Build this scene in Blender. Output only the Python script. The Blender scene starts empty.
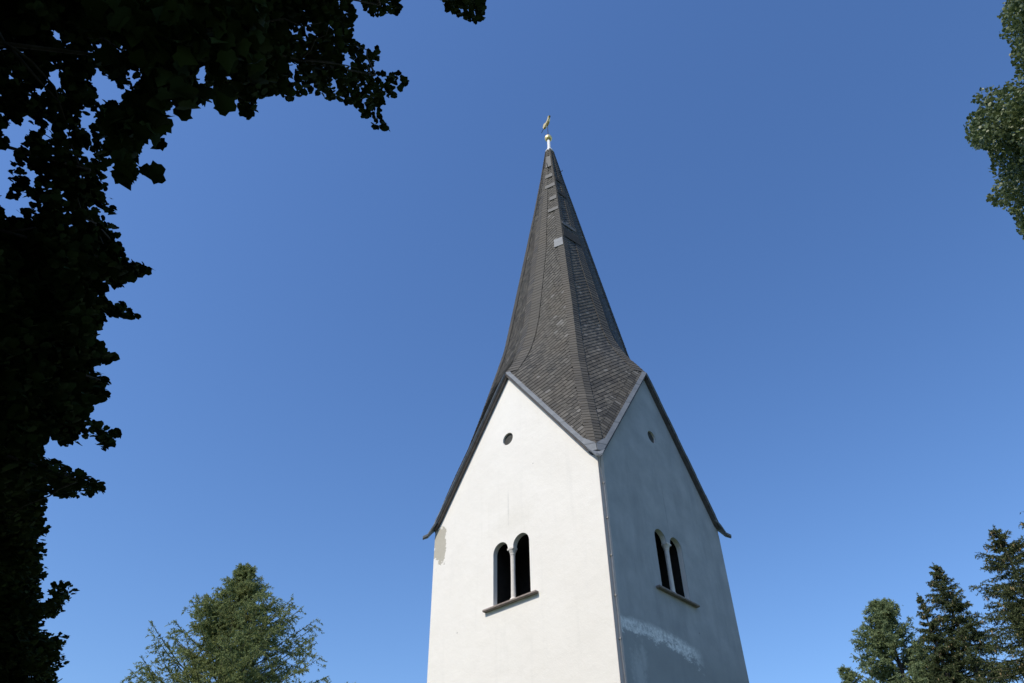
import bpy, bmesh, math, random
import numpy as np
from mathutils import Vector, Matrix
from mathutils.geometry import tessellate_polygon

scene = bpy.context.scene
COL = scene.collection
R_ = math.radians

# ------------------------------------------------------------------ camera
FPX = 763.06
CAM = np.array([12.5111, -16.5612, 1.6])
CR = np.array([0.73365409, 0.67935604, -0.01506804])
CU = np.array([0.45165055, -0.47094167, 0.75777683])
CF = np.array([-0.5077041, 0.56275156, 0.65233981])
cd = bpy.data.cameras.new('camera'); cam = bpy.data.objects.new('camera', cd); COL.objects.link(cam)
cd.sensor_width = 36.0; cd.lens = FPX / 1024 * 36; cd.clip_start = 0.05; cd.clip_end = 6000
M = Matrix.Identity(4)
for i in range(3):
    M[i][0], M[i][1], M[i][2], M[i][3] = CR[i], CU[i], -CF[i], CAM[i]
cam.matrix_world = M
scene.camera = cam

# ------------------------------------------------------------------ sky, sun, exposure
SUN_AZ, SUN_EL = -98.0, 47.0            # azimuth from +x, counter-clockwise
w = bpy.data.worlds.new('World'); scene.world = w; w.use_nodes = True
nt = w.node_tree; nt.nodes.clear()
sky = nt.nodes.new('ShaderNodeTexSky'); sky.sky_type = 'NISHITA'; sky.sun_disc = False
sky.sun_elevation = R_(SUN_EL); sky.sun_rotation = R_(90 - SUN_AZ)
sky.altitude = 600; sky.air_density = 1.25; sky.dust_density = 1.0; sky.ozone_density = 5.0
bg = nt.nodes.new('ShaderNodeBackground'); bg.inputs['Strength'].default_value = 0.15
wo = nt.nodes.new('ShaderNodeOutputWorld')
hs = nt.nodes.new('ShaderNodeHueSaturation'); hs.inputs['Saturation'].default_value = 1.14; hs.inputs['Hue'].default_value = 0.507
nt.links.new(sky.outputs[0], hs.inputs['Color']); nt.links.new(hs.outputs[0], bg.inputs[0]); nt.links.new(bg.outputs[0], wo.inputs[0])
sl = bpy.data.lights.new('sun', 'SUN'); sl.energy = 3.5; sl.angle = R_(0.55); sl.color = (1.0, 0.925, 0.79)
so = bpy.data.objects.new('sun', sl); COL.objects.link(so)
sd = Vector((math.cos(R_(SUN_EL)) * math.cos(R_(SUN_AZ)), math.cos(R_(SUN_EL)) * math.sin(R_(SUN_AZ)), math.sin(R_(SUN_EL))))
so.rotation_euler = sd.to_track_quat('Z', 'Y').to_euler(); so.location = (0, -40, 60)
scene.view_settings.view_transform = 'Standard'; scene.view_settings.look = 'None'
scene.view_settings.exposure = 0.25; scene.view_settings.gamma = 1.0

# ------------------------------------------------------------------ helpers
def ray(x, y):
    d = (x - 512) / FPX * CR - (y - 341.5) / FPX * CU + CF
    return d / np.linalg.norm(d)

def project(P):
    d = P - CAM
    zz = d @ CF
    zz = np.where(zz > 0.05, zz, np.nan)
    return 512 + FPX * (d @ CR) / zz, 341.5 - FPX * (d @ CU) / zz

def tag(o, label=None, cat=None, group=None, kind=None):
    if label: o['label'] = label
    if cat: o['category'] = cat
    if group: o['group'] = group
    if kind: o['kind'] = kind
    return o

def empty(name, loc):
    o = bpy.data.objects.new(name, None); COL.objects.link(o); o.location = loc
    o.empty_display_size = 0.5
    return o

def mesh_obj(name, verts, faces, mat, parent=None, smooth=False):
    me = bpy.data.meshes.new(name)
    me.from_pydata([tuple(v) for v in verts], [], faces)
    me.validate(); me.update()
    if mat: me.materials.append(mat)
    if smooth:
        me.polygons.foreach_set('use_smooth', [True] * len(me.polygons))
    o = bpy.data.objects.new(name, me); COL.objects.link(o)
    if parent:
        o.parent = parent
        base = Vector((0, 0, 0)); q = parent
        while q: base += q.location; q = q.parent
        me.transform(Matrix.Translation(-base))
    return o

def np_mesh(name, V, F, nside, mat, parent=None):
    """V (n,3) array, F (m,nside) index array -> one mesh, quickly."""
    me = bpy.data.meshes.new(name)
    if parent:
        base = np.zeros(3); q = parent
        while q: base += np.array(q.location); q = q.parent
        V = V - base
    me.vertices.add(len(V)); me.vertices.foreach_set('co', V.astype(np.float32).ravel())
    me.loops.add(F.size); me.loops.foreach_set('vertex_index', F.astype(np.int32).ravel())
    me.polygons.add(len(F)); me.polygons.foreach_set('loop_start', (np.arange(len(F)) * nside).astype(np.int32))
    try: me.polygons.foreach_set('loop_total', np.full(len(F), nside, np.int32))
    except Exception: pass
    me.update(calc_edges=True); me.validate()
    if mat: me.materials.append(mat)
    o = bpy.data.objects.new(name, me); COL.objects.link(o)
    if parent: o.parent = parent
    return o

class MB:
    def __init__(s): s.v = []; s.f = []
    def add(s, vs, fs):
        n = len(s.v); s.v += [tuple(map(float, v)) for v in vs]; s.f += [tuple(i + n for i in f) for f in fs]
    def hexa(s, c):   # 8 corners: bottom 0-3, top 4-7
        s.add(c, [(0, 3, 2, 1), (4, 5, 6, 7), (0, 1, 5, 4), (1, 2, 6, 5), (2, 3, 7, 6), (3, 0, 4, 7)])
    def box(s, x0, x1, y0, y1, z0, z1, T=None):
        c = [(x0, y0, z0), (x1, y0, z0), (x1, y1, z0), (x0, y1, z0), (x0, y0, z1), (x1, y0, z1), (x1, y1, z1), (x0, y1, z1)]
        if T: c = [T(*p) for p in c]
        s.hexa(c)
    def tube(s, pts, rad, n=8, cap=True):
        pts = [Vector(p) for p in pts]
        if not hasattr(rad, '__len__'): rad = [rad] * len(pts)
        rings = []; base = len(s.v); vs = []; up = None
        for i, p in enumerate(pts):
            t = (pts[min(i + 1, len(pts) - 1)] - pts[max(i - 1, 0)]).normalized()
            if up is None:
                up = Vector((0, 0, 1)) if abs(t.z) < 0.9 else Vector((1, 0, 0))
            a = t.cross(up).normalized(); b_ = a.cross(t).normalized(); up = b_
            for k in range(n):
                an = 2 * math.pi * k / n
                vs.append(p + (a * math.cos(an) + b_ * math.sin(an)) * rad[i])
        fs = []
        for i in range(len(pts) - 1):
            for k in range(n):
                fs.append((i * n + k, i * n + (k + 1) % n, (i + 1) * n + (k + 1) % n, (i + 1) * n + k))
        if cap:
            fs.append(tuple(range(n))[::-1]); fs.append(tuple((len(pts) - 1) * n + k for k in range(n)))
        s.add(vs, fs)
    def lathe(s, prof, cx, cy, n=20):
        vs = []; fs = []
        for r, z in prof:
            for k in range(n):
                an = 2 * math.pi * k / n
                vs.append((cx + r * math.cos(an), cy + r * math.sin(an), z))
        for i in range(len(prof) - 1):
            for k in range(n):
                fs.append((i * n + k, i * n + (k + 1) % n, (i + 1) * n + (k + 1) % n, (i + 1) * n + k))
        s.add(vs, fs)
    def build(s, name, mat, parent=None, smooth=False):
        return mesh_obj(name, s.v, s.f, mat, parent, smooth)

# ------------------------------------------------------------------ materials
def new_mat(name):
    m = bpy.data.materials.new(name); m.use_nodes = True
    n = m.node_tree; return m, n, n.nodes['Principled BSDF']

def node(n, t, **kw):
    o = n.nodes.new(t)
    for k, v in kw.items(): setattr(o, k, v)
    return o

def noise(n, vec, scale, detail=4, rough=0.55, mapping=None):
    t = node(n, 'ShaderNodeTexNoise'); t.inputs['Scale'].default_value = scale
    t.inputs['Detail'].default_value = detail; t.inputs['Roughness'].default_value = rough
    if mapping is not None:
        mp = node(n, 'ShaderNodeMapping'); mp.inputs['Scale'].default_value = mapping
        n.links.new(vec, mp.inputs['Vector']); vec = mp.outputs[0]
    n.links.new(vec, t.inputs['Vector']); return t.outputs['Fac']

def mathn(n, op, a, b=None, c=None, clamp=False):
    m = node(n, 'ShaderNodeMath', operation=op); m.use_clamp = clamp
    for i, v in enumerate((a, b, c)):
        if v is None: continue
        if isinstance(v, (int, float)): m.inputs[i].default_value = v
        else: n.links.new(v, m.inputs[i])
    return m.outputs[0]

def mixc(n, fac, a, b):
    m = node(n, 'ShaderNodeMix', data_type='RGBA')
    for sock, v in ((m.inputs['Factor'], fac), (m.inputs['A'], a), (m.inputs['B'], b)):
        if isinstance(v, (int, float)): sock.default_value = v
        elif isinstance(v, (tuple, list)): sock.default_value = (*v, 1)
        else: n.links.new(v, sock)
    for i in m.inputs:
        pass
    return m.outputs['Result']

def mixcol(n, fac, a, b):
    m = node(n, 'ShaderNodeMix', data_type='RGBA')
    ins = [i for i in m.inputs if i.type == 'RGBA']
    f = m.inputs[0]
    if isinstance(fac, (int, float)): f.default_value = fac
    else: n.links.new(fac, f)
    for sock, v in zip(ins, (a, b)):
        if isinstance(v, (tuple, list)): sock.default_value = (*v[:3], 1)
        else: n.links.new(v, sock)
    return [o for o in m.outputs if o.type == 'RGBA'][0]

def maprange(n, v, a, b, c=0.0, d=1.0):
    m = node(n, 'ShaderNodeMapRange'); n.links.new(v, m.inputs[0])
    for i, x in enumerate((a, b, c, d)): m.inputs[i + 1].default_value = x
    return m.outputs[0]

def bump(n, h, strength, dist, bs):
    b = node(n, 'ShaderNodeBump'); b.inputs['Strength'].default_value = strength; b.inputs['Distance'].default_value = dist
    n.links.new(h, b.inputs['Height']); n.links.new(b.outputs[0], bs.inputs['Normal'])

def simple_mat(name, c1, c2, scale=6, rough=0.7, metallic=0, bs_=0.2, spec=0.3):
    m, n, b = new_mat(name)
    tc = node(n, 'ShaderNodeTexCoord').outputs['Object']
    f = noise(n, tc, scale, 6)
    n.links.new(mixcol(n, maprange(n, f, 0.3, 0.7), c1, c2), b.inputs['Base Color'])
    b.inputs['Roughness'].default_value = rough; b.inputs['Metallic'].default_value = metallic
    b.inputs['Specular IOR Level'].default_value = spec
    if bs_: bump(n, noise(n, tc, scale * 6, 4), bs_, 0.01, b)
    return m

def blob(n, xyz, axes, c, r, nz, amp, soft=0.25):
    """ragged elliptical mask in two coordinates"""
    s = None
    for ax, cc, rr in zip(axes, c, r):
        d = mathn(n, 'DIVIDE', mathn(n, 'SUBTRACT', xyz.outputs[ax], cc), rr)
        d2 = mathn(n, 'MULTIPLY', d, d)
        s = d2 if s is None else mathn(n, 'ADD', s, d2)
    s = mathn(n, 'SQRT', s)
    s = mathn(n, 'ADD', s, mathn(n, 'MULTIPLY', mathn(n, 'SUBTRACT', nz, 0.5), amp))
    return maprange(n, s, 1.0, 1.0 - soft)

ZG = 1.6   # eye height above the ground; tower heights were measured from the eye
HA, HB = 3.0, 2.889

def plaster_mat():
    m, n, b = new_mat('lime_plaster')
    tc = node(n, 'ShaderNodeTexCoord').outputs['Object']
    xyz = node(n, 'ShaderNodeSeparateXYZ'); n.links.new(tc, xyz.inputs[0])
    ns = noise(n, tc, 0.9, 8, 0.65)
    nf = noise(n, tc, 9, 8, 0.7)
    col = mixcol(n, maprange(n, ns, 0.35, 0.7), (0.80, 0.772, 0.725), (0.765, 0.735, 0.685))
    # faint run-off streaks
    st = noise(n, tc, 1.0, 6, 0.6, mapping=(5, 5, 0.35))
    col = mixcol(n, maprange(n, st, 0.56, 0.80, 0, 0.20), col, (0.58, 0.57, 0.54))
    # greyer base on the right wall, below white so the pale band shows
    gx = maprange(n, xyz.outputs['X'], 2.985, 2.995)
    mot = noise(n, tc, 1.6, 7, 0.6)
    greyed = mixcol(n, maprange(n, mot, 0.3, 0.72), (0.47, 0.475, 0.475), (0.36, 0.37, 0.375))
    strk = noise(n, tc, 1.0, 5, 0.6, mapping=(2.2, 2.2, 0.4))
    greyed = mixcol(n, maprange(n, strk, 0.5, 0.75, 0, 0.5), greyed, (0.29, 0.30, 0.31))
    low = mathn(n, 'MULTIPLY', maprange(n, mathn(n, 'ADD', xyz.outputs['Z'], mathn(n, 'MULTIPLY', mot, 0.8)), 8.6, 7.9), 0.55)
    greyed = mixcol(n, low, greyed, (0.30, 0.315, 0.31))
    # long ragged pale band and two smaller pale patches
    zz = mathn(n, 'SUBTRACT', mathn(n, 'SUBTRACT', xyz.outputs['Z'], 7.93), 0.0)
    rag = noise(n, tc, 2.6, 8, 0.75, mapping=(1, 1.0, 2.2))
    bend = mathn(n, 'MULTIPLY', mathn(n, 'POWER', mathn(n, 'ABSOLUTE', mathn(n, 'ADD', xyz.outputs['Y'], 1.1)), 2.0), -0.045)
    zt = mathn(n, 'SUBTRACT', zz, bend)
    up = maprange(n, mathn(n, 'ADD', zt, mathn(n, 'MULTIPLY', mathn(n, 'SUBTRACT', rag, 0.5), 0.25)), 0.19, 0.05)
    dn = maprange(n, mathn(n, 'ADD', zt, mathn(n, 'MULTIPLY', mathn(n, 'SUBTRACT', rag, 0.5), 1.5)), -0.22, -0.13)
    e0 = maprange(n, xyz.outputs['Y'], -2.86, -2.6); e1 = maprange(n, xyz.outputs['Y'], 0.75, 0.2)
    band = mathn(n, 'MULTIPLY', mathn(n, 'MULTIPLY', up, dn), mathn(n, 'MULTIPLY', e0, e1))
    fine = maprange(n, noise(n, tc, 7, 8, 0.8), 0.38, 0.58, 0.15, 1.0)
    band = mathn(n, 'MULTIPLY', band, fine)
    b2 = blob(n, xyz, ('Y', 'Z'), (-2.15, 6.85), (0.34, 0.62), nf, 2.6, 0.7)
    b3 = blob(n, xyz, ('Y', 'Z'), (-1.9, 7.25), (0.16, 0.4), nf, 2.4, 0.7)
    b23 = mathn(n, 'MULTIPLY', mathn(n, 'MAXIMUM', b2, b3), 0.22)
    greyed = mixcol(n, mathn(n, 'MAXIMUM', band, b23), greyed, (0.92, 0.91, 0.88))
    # rough grey strip where the corner was re-rendered
    ed = mathn(n, 'ADD', xyz.outputs['Y'], mathn(n, 'MULTIPLY', noise(n, tc, 3.2, 6, 0.7), 0.10))
    ed = maprange(n, ed, -2.58, -2.60)
    greyed = mixcol(n, mathn(n, 'MULTIPLY', ed, maprange(n, nf, 0.3, 0.6, 0.55, 1)), greyed, mixcol(n, nf, (0.85, 0.70, 0.62), (0.50, 0.42, 0.38)))
    col = mixcol(n, gx, col, greyed)
    # bare mortar patch under the far eave and faint stains on the sunny side
    gy = maprange(n, xyz.outputs['Y'], -2.875, -2.885)
    npz = noise(n, tc, 3.5, 5, 0.6)
    p1 = blob(n, xyz, ('X', 'Z'), (-2.74, 11.46), (0.27, 0.62), npz, 2.2, 0.05)
    p1 = mathn(n, 'MULTIPLY', p1, gy)
    col = mixcol(n, mathn(n, 'MULTIPLY', p1, 0.95), col, mixcol(n, nf, (0.50, 0.47, 0.40), (0.38, 0.355, 0.30)))
    p2 = blob(n, xyz, ('X', 'Z'), (0.05, 11.25), (1.0, 0.45), nf, 2.2, 0.9)
    col = mixcol(n, mathn(n, 'MULTIPLY', mathn(n, 'MULTIPLY', p2, gy), 0.22), col, (0.60, 0.57, 0.50))
    p3 = blob(n, xyz, ('X', 'Z'), (-0.08, 11.7), (0.035, 0.7), nf, 1.4, 0.9)
    col = mixcol(n, mathn(n, 'MULTIPLY', mathn(n, 'MULTIPLY', p3, gy), 0.40), col, (0.45, 0.44, 0.42))
    p5 = blob(n, xyz, ('Y', 'Z'), (0.05, 11.6), (0.03, 0.9), nf, 1.4, 0.9)
    col = mixcol(n, mathn(n, 'MULTIPLY', mathn(n, 'MULTIPLY', p5, gx), 0.5), col, (0.22, 0.23, 0.24))
    # hairlines and pits
    vor = node(n, 'ShaderNodeTexVoronoi'); vor.inputs['Scale'].default_value = 1.1; n.links.new(tc, vor.inputs['Vector'])
    pit = maprange(n, vor.outputs['Distance'], 0.03, 0.015)
    col = mixcol(n, mathn(n, 'MULTIPLY', pit, 0.6), col, (0.20, 0.19, 0.18))
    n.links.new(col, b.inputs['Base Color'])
    b.inputs['Roughness'].default_value = 0.93; b.inputs['Specular IOR Level'].default_value = 0.15
    h = mathn(n, 'ADD', mathn(n, 'MULTIPLY', noise(n, tc, 2.2, 6, 0.6), 1.0), mathn(n, 'MULTIPLY', noise(n, tc, 38, 5, 0.7), 0.22))
    h = mathn(n, 'SUBTRACT', h, mathn(n, 'MULTIPLY', p1, 0.5))
    bump(n, h, 0.55, 0.028, b)
    return m

def slate_mat(name, dark, light, spec=0.35, hi_amt=0.5):
    m, n, b = new_mat(name)
    tc = node(n, 'ShaderNodeTexCoord').outputs['Object']
    g = node(n, 'ShaderNodeNewGeometry')
    rnd = g.outputs['Random Per Island']
    c = mixcol(n, mathn(n, 'POWER', rnd, 1.3), dark, light)
    # brownish lichen in vertical drifts
    lz = noise(n, tc, 0.8, 6, 0.6, mapping=(1, 1, 0.35))
    c = mixcol(n, maprange(n, lz, 0.48, 0.75, 0, 0.5), c, (0.115, 0.095, 0.072))
    c = mixcol(n, maprange(n, noise(n, tc, 3.2, 6, 0.7), 0.55, 0.8, 0, 0.5), c, (0.07, 0.07, 0.075))
    hi = mathn(n, 'GREATER_THAN', rnd, 0.97)
    c = mixcol(n, mathn(n, 'MULTIPLY', hi, hi_amt), c, (0.22, 0.21, 0.20))
    c = mixcol(n, maprange(n, noise(n, tc, 30, 4), 0.3, 0.7, 0, 0.25), c, (0.08, 0.078, 0.075))
    n.links.new(c, b.inputs['Base Color'])
    n.links.new(maprange(n, rnd, 0, 1, 0.5, 0.8), b.inputs['Roughness'])
    b.inputs['Specular IOR Level'].default_value = spec
    bump(n, noise(n, tc, 22, 5), 0.3, 0.01, b)
    return m

def leaf_mat(name, c1, c2, c3, rough=0.55, trans=0.0, spec=0.25):
    m, n, b = new_mat(name)
    tc = node(n, 'ShaderNodeTexCoord').outputs['Object']
    rnd = node(n, 'ShaderNodeNewGeometry').outputs['Random Per Island']
    c = mixcol(n, rnd, c1, c2)
    c = mixcol(n, maprange(n, noise(n, tc, 0.7, 4), 0.45, 0.7, 0, 0.7), c, c3)
    n.links.new(c, b.inputs['Base Color'])
    b.inputs['Roughness'].default_value = rough; b.inputs['Specular IOR Level'].default_value = spec
    if trans > 0:
        t = node(n, 'ShaderNodeBsdfTranslucent'); n.links.new(c, t.inputs[0])
        mx = node(n, 'ShaderNodeMixShader'); mx.inputs[0].default_value = trans
        n.links.new(b.outputs[0], mx.inputs[1]); n.links.new(t.outputs[0], mx.inputs[2])
        n.links.new(mx.outputs[0], n.nodes['Material Output'].inputs['Surface'])
    return m

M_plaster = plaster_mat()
M_slate = slate_mat('weathered_slate', (0.062, 0.059, 0.054), (0.145, 0.136, 0.122), spec=0.08)
M_slate_edge = slate_mat('weathered_border_slate', (0.078, 0.073, 0.066), (0.122, 0.113, 0.101), spec=0.08, hi_amt=0.0)
M_deck = simple_mat('dark_roof_underlay', (0.03, 0.03, 0.03), (0.045, 0.043, 0.04), 8, 0.9)
M_repair = simple_mat('grey_repair_sheet', (0.10, 0.10, 0.10), (0.14, 0.138, 0.135), 7, 0.7)
M_lead = simple_mat('weathered_lead', (0.125, 0.14, 0.16), (0.20, 0.215, 0.235), 5, 0.6, 0.0, 0.3)
M_verge = simple_mat('dark_painted_timber', (0.075, 0.065, 0.06), (0.13, 0.115, 0.105), 5, 0.6)
M_sill = simple_mat('sill_stone', (0.20, 0.165, 0.145), (0.33, 0.28, 0.25), 9, 0.85, 0, 0.5)
M_sandstone = simple_mat('column_sandstone', (0.62, 0.57, 0.52), (0.72, 0.68, 0.63), 9, 0.9, 0, 0.4)
M_wood = simple_mat('old_dark_timber', (0.012, 0.011, 0.010), (0.022, 0.019, 0.016), 7, 0.9)
M_greyboard = simple_mat('grey_shutter_board', (0.04, 0.04, 0.037), (0.075, 0.075, 0.07), 9, 0.8)
M_cable = simple_mat('galvanised_wire', (0.25, 0.24, 0.23), (0.36, 0.35, 0.34), 12, 0.5, 0.5, 0.1)
M_paint = simple_mat('white_painted_metal', (0.62, 0.62, 0.63), (0.74, 0.74, 0.75), 12, 0.45)
M_iron = simple_mat('dark_iron', (0.03, 0.03, 0.035), (0.06, 0.06, 0.06), 12, 0.5, 0.6)
mg, n_, b_ = new_mat('gilding'); b_.inputs['Base Color'].default_value = (0.95, 0.74, 0.34, 1); b_.inputs['Metallic'].default_value = 0.7
b_.inputs['Roughness'].default_value = 0.42
M_gold = mg
M_bark = simple_mat('grey_brown_bark', (0.03, 0.026, 0.02), (0.065, 0.055, 0.045), 7, 0.95, 0, 0.8)
M_twig = simple_mat('conifer_bark', (0.06, 0.048, 0.038), (0.12, 0.10, 0.085), 7, 0.95, 0, 0.8)

# ------------------------------------------------------------------ ground
def ground_mat():
    m, n, b = new_mat('churchyard_grass')
    tc = node(n, 'ShaderNodeTexCoord').outputs['Object']
    c = mixcol(n, maprange(n, noise(n, tc, 0.25, 8, 0.6), 0.35, 0.65), (0.045, 0.075, 0.02), (0.085, 0.10, 0.035))
    c = mixcol(n, maprange(n, noise(n, tc, 6, 8, 0.7), 0.4, 0.7, 0, 0.6), c, (0.03, 0.05, 0.015))
    n.links.new(c, b.inputs['Base Color']); b.inputs['Roughness'].default_value = 0.95
    bump(n, noise(n, tc, 12, 8, 0.8), 0.8, 0.05, b)
    return m
gm = MB(); N = 64
gm.add([(0, 0, 0)] + [(3000 * math.cos(2 * math.pi * k / N), 3000 * math.sin(2 * math.pi * k / N), 0) for k in range(N)],
       [(0, k + 1, (k + 1) % N + 1) for k in range(N)])
g = gm.build('ground', ground_mat()); tag(g, kind='structure')

# ------------------------------------------------------------------ church tower
tower = empty('church_tower', (0, 0, 0))
tag(tower, 'white plastered church tower with four gables and a pointed grey slate spire', 'church tower')
WALLS = [  # half width, map (w, depth inward, z)
    (HA, lambda u, d, z: (u, -HB + d, z)),
    (HB, lambda u, d, z: (HA - d, u, z)),
    (HA, lambda u, d, z: (-u, HB - d, z)),
    (HB, lambda u, d, z: (-HA + d, -u, z)),
]
APEX = 14.46 + ZG; SL = 1.415
S0, SP, HR = 7.47 + ZG, 8.885 + ZG, 12.27 + ZG
def arc(cx, cz, r, a0, a1, n):
    return [(cx + r * math.cos(R_(a0 + (a1 - a0) * i / n)), cz + r * math.sin(R_(a0 + (a1 - a0) * i / n))) for i in range(n + 1)]
DUMMY = 0
win_outline = [(-0.64, S0), (0.63, S0)] + arc(0.35, SP, 0.28, 0, 180, 14) + arc(-0.375, SP, 0.265, 0, 180, 14)
hole_outline = arc(-0.06, HR, 0.195, 0, 345, 23)
DEP = 0.145
for wi, (hw, T) in enumerate(WALLS):
    du, dz = (-0.06, 0.07) if wi % 2 else (0.0, 0.0)
    ez = APEX - SL * 3.0
    wino = [(x_ + du, z_ + dz) for x_, z_ in win_outline]
    outer = [(-hw, 0.0), (hw, 0.0), (hw, ez), (0, APEX), (-hw, ez)]
    loops = [outer, wino[::-1], hole_outline[::-1]]
    tris = tessellate_polygon([[Vector((x, z, 0)) for x, z in l] for l in loops])
    flat = [p for l in loops for p in l]
    mb = MB()
    mb.add([T(x, 0, z) for x, z in flat], [tuple(t) for t in tris])
    for l, dd in ((wino, DEP), (hole_outline, 0.06)):
        n = len(l)
        mb.add([T(x, 0, z) for x, z in l] + [T(x, dd, z) for x, z in l],
               [(i, (i + 1) % n, n + (i + 1) % n, n + i) for i in range(n)])
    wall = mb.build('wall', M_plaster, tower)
    bm = bmesh.new(); bm.from_mesh(wall.data); bmesh.ops.remove_doubles(bm, verts=bm.verts, dist=1e-5)
    bmesh.ops.recalc_face_normals(bm, faces=bm.faces); bm.to_mesh(wall.data); bm.free()
    # the paired opening: dark timber frame set back, column, sill
    T0 = T
    T = lambda u, d, z, T0=T0, du=du, dz=dz: T0(u + du, d, z + dz)
    win = MB()
    # frame: dark boarded embrasure behind the plaster reveal
    win.box(-0.80, 0.80, DEP + 0.002, DEP + 0.05, SP + 0.33, SP + 0.42, T)
    win.box(-0.80, -0.66, DEP + 0.002, DEP + 0.9, S0 - 0.1, SP + 0.4, T)
    win.box(0.65, 0.80, DEP + 0.002, DEP + 0.9, S0 - 0.1, SP + 0.4, T)
    win.box(-0.80, 0.80, DEP + 0.9, DEP + 0.95, S0 - 0.1, SP + 0.8, T)
    win.box(-0.80, 0.80, DEP + 0.002, DEP + 0.9, SP + 0.42, SP + 0.5, T)
    wo_ = win.build('window', M_wood, tower)
    sil = MB()
    sil.box(-0.93, 0.88, -0.11, DEP + 0.1, S0 - 0.062, S0 - 0.004, T)
    so_ = sil.build('sill', M_sill, wo_)
    bm = bmesh.new(); bm.from_mesh(so_.data); bmesh.ops.bevel(bm, geom=bm.edges, offset=0.012, segments=2, affect='EDGES'); bm.to_mesh(so_.data); bm.free()
    col = MB(); c0 = T(-0.02, 0.085, 0)
    col.lathe([(0.0, S0), (0.105, S0), (0.105, S0 + 0.05), (0.085, S0 + 0.08), (0.062, S0 + 0.11), (0.058, S0 + 0.7), (0.062, SP - 0.20),
               (0.075, SP - 0.17), (0.07, SP - 0.15), (0.10, SP - 0.07), (0.115, SP - 0.04), (0.115, SP), (0, SP)], c0[0], c0[1], 16)
    col.v = [(a_, b2_, c_ + dz) for a_, b2_, c_ in col.v]
    col.build('column', M_sandstone, wo_, smooth=False)
    cap = MB(); cap.box(-0.125, 0.09, -0.015, DEP, SP - 0.05, SP - 0.002, T)
    cap.build('capital', M_sandstone, wo_)
    T = T0
    rd = MB(); rd.add([T(-0.06 + 0.21 * math.cos(a_ * math.pi / 12), 0.06, HR + 0.21 * math.sin(a_ * math.pi / 12)) for a_ in range(24)], [tuple(range(24))])
    rd.build('round_shutter', M_greyboard, tower)

for sx, sy in ((1, -1), (-1, -1), (1, 1), (-1, 1)):      # masonry that carries the spouts
    mb = MB(); e_ = APEX - SL * 3.0
    xs_ = sorted((sx * 2.55, sx * (HA - 0.003))); ys_ = sorted((sy * 2.45, sy * (HB - 0.003)))
    mb.box(xs_[0], xs_[1], ys_[0], ys_[1], e_ - 0.3, e_ + 0.235)
    mb.build('corner_block', M_plaster, tower)

# ---- spire surface
RC = [(10.45, 4.31), (10.8, 4.19), (11.5, 3.95), (12.3, 3.66), (13.2, 3.31), (14.5, 2.90), (15.4, 2.66), (16.4, 2.40), (17.2, 2.20), (18.6, 1.95), (21.4, 1.46), (24.4, 0.94), (27.0, 0.50), (29.3, 0.15)]
RG = [(14.57, 3.11), (15.0, 2.86), (15.4, 2.62), (15.95, 2.37), (16.6, 2.16), (17.4, 1.99), (19.2, 1.68), (21.4, 1.31), (24.8, 0.78), (27.0, 0.44), (29.3, 0.14)]
rcx, rcy = np.array(RC).T; rgx, rgy = np.array(RG).T
ZAP = 14.57; ZB, ZT = 10.45, 29.15
def rc(z): return float(np.interp(z, rcx, rcy))
def rg(z): return float(np.interp(z, rgx, rgy))
def rake_w(z): return max(0.0, (ZAP - z) / SL)
KY = HB / HA
def lean(z): return float(np.interp(z, [14.7, 17.5, 25, 29.5], [0.0, 0.06, 0.07, 0.05]))   # the old spire is a little out of true
class Facet:
    def __init__(f, sx, sy, face):     # face 'x': gable on x = sx*HA ; 'y': gable on y = sy*HB
        f.sx, f.sy, f.face = sx, sy, face
        zs = np.concatenate([np.arange(ZB, ZT, 0.05), [ZT]])
        f.zs = zs
        C = np.array([f.C(z) for z in zs]); G = np.array([f.G(z) for z in zs])
        f.W = np.linalg.norm(G - C, axis=1)
        q = np.zeros(len(zs)); mid = (C + G) / 2
        nrm = np.diff(C, axis=0)
        q[1:] = np.cumsum(np.linalg.norm(nrm, axis=1)); f.q = q
        z = 18.0; e = f.G(z) - f.C(z); out = np.array([f.C(z)[0], f.C(z)[1], 0])
        right = np.cross(np.array([0, 0, 1.0]), out)   # viewer's right seen from outside
        f.right = 1 if e @ right > 0 else -1
    def C(f, z): r = rc(z) / math.sqrt(2); l = lean(z); return np.array([f.sx * r + l, f.sy * r * KY + l, z])
    def G(f, z):
        if z >= ZAP:
            r = rg(z) - (float(np.interp(z, [15.2, 17.0, 24, 28], [0, 0.15, 0.12, 0.03])) if f.face == 'x' and f.sx > 0 else 0); l = lean(z); return np.array([f.sx * r + l, l, z]) if f.face == 'x' else np.array([l, f.sy * r * KY + l, z])
        k = rake_w(z)
        if f.face == 'x': return np.array([f.sx * (HA + 0.11), f.sy * k * KY, z])
        return np.array([f.sx * k, f.sy * (HB + 0.11), z])
    def width(f, z): return float(np.interp(z, f.zs, f.W))
    def z_of(f, q): return float(np.interp(q, f.q, f.zs))
    def q_of(f, z): return float(np.interp(z, f.zs, f.q))
    def P(f, p, q):
        z = f.z_of(q); wd = max(f.width(z), 1e-4); s = min(max(p / wd, -0.02), 1.02)
        return f.C(z) * (1 - s) + f.G(z) * s
    def N(f, p, q):
        z = f.z_of(q); e = 0.05
        a_ = f.P(p, min(q + e, f.q[-1])) - f.P(p, max(q - e, 0)); b_ = f.G(z) - f.C(z)
        n = np.cross(a_, b_); n /= max(np.linalg.norm(n), 1e-9)
        if n @ np.array([f.C(z)[0] + f.G(z)[0], f.C(z)[1] + f.G(z)[1], 0.3]) < 0: n = -n
        return n

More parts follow.
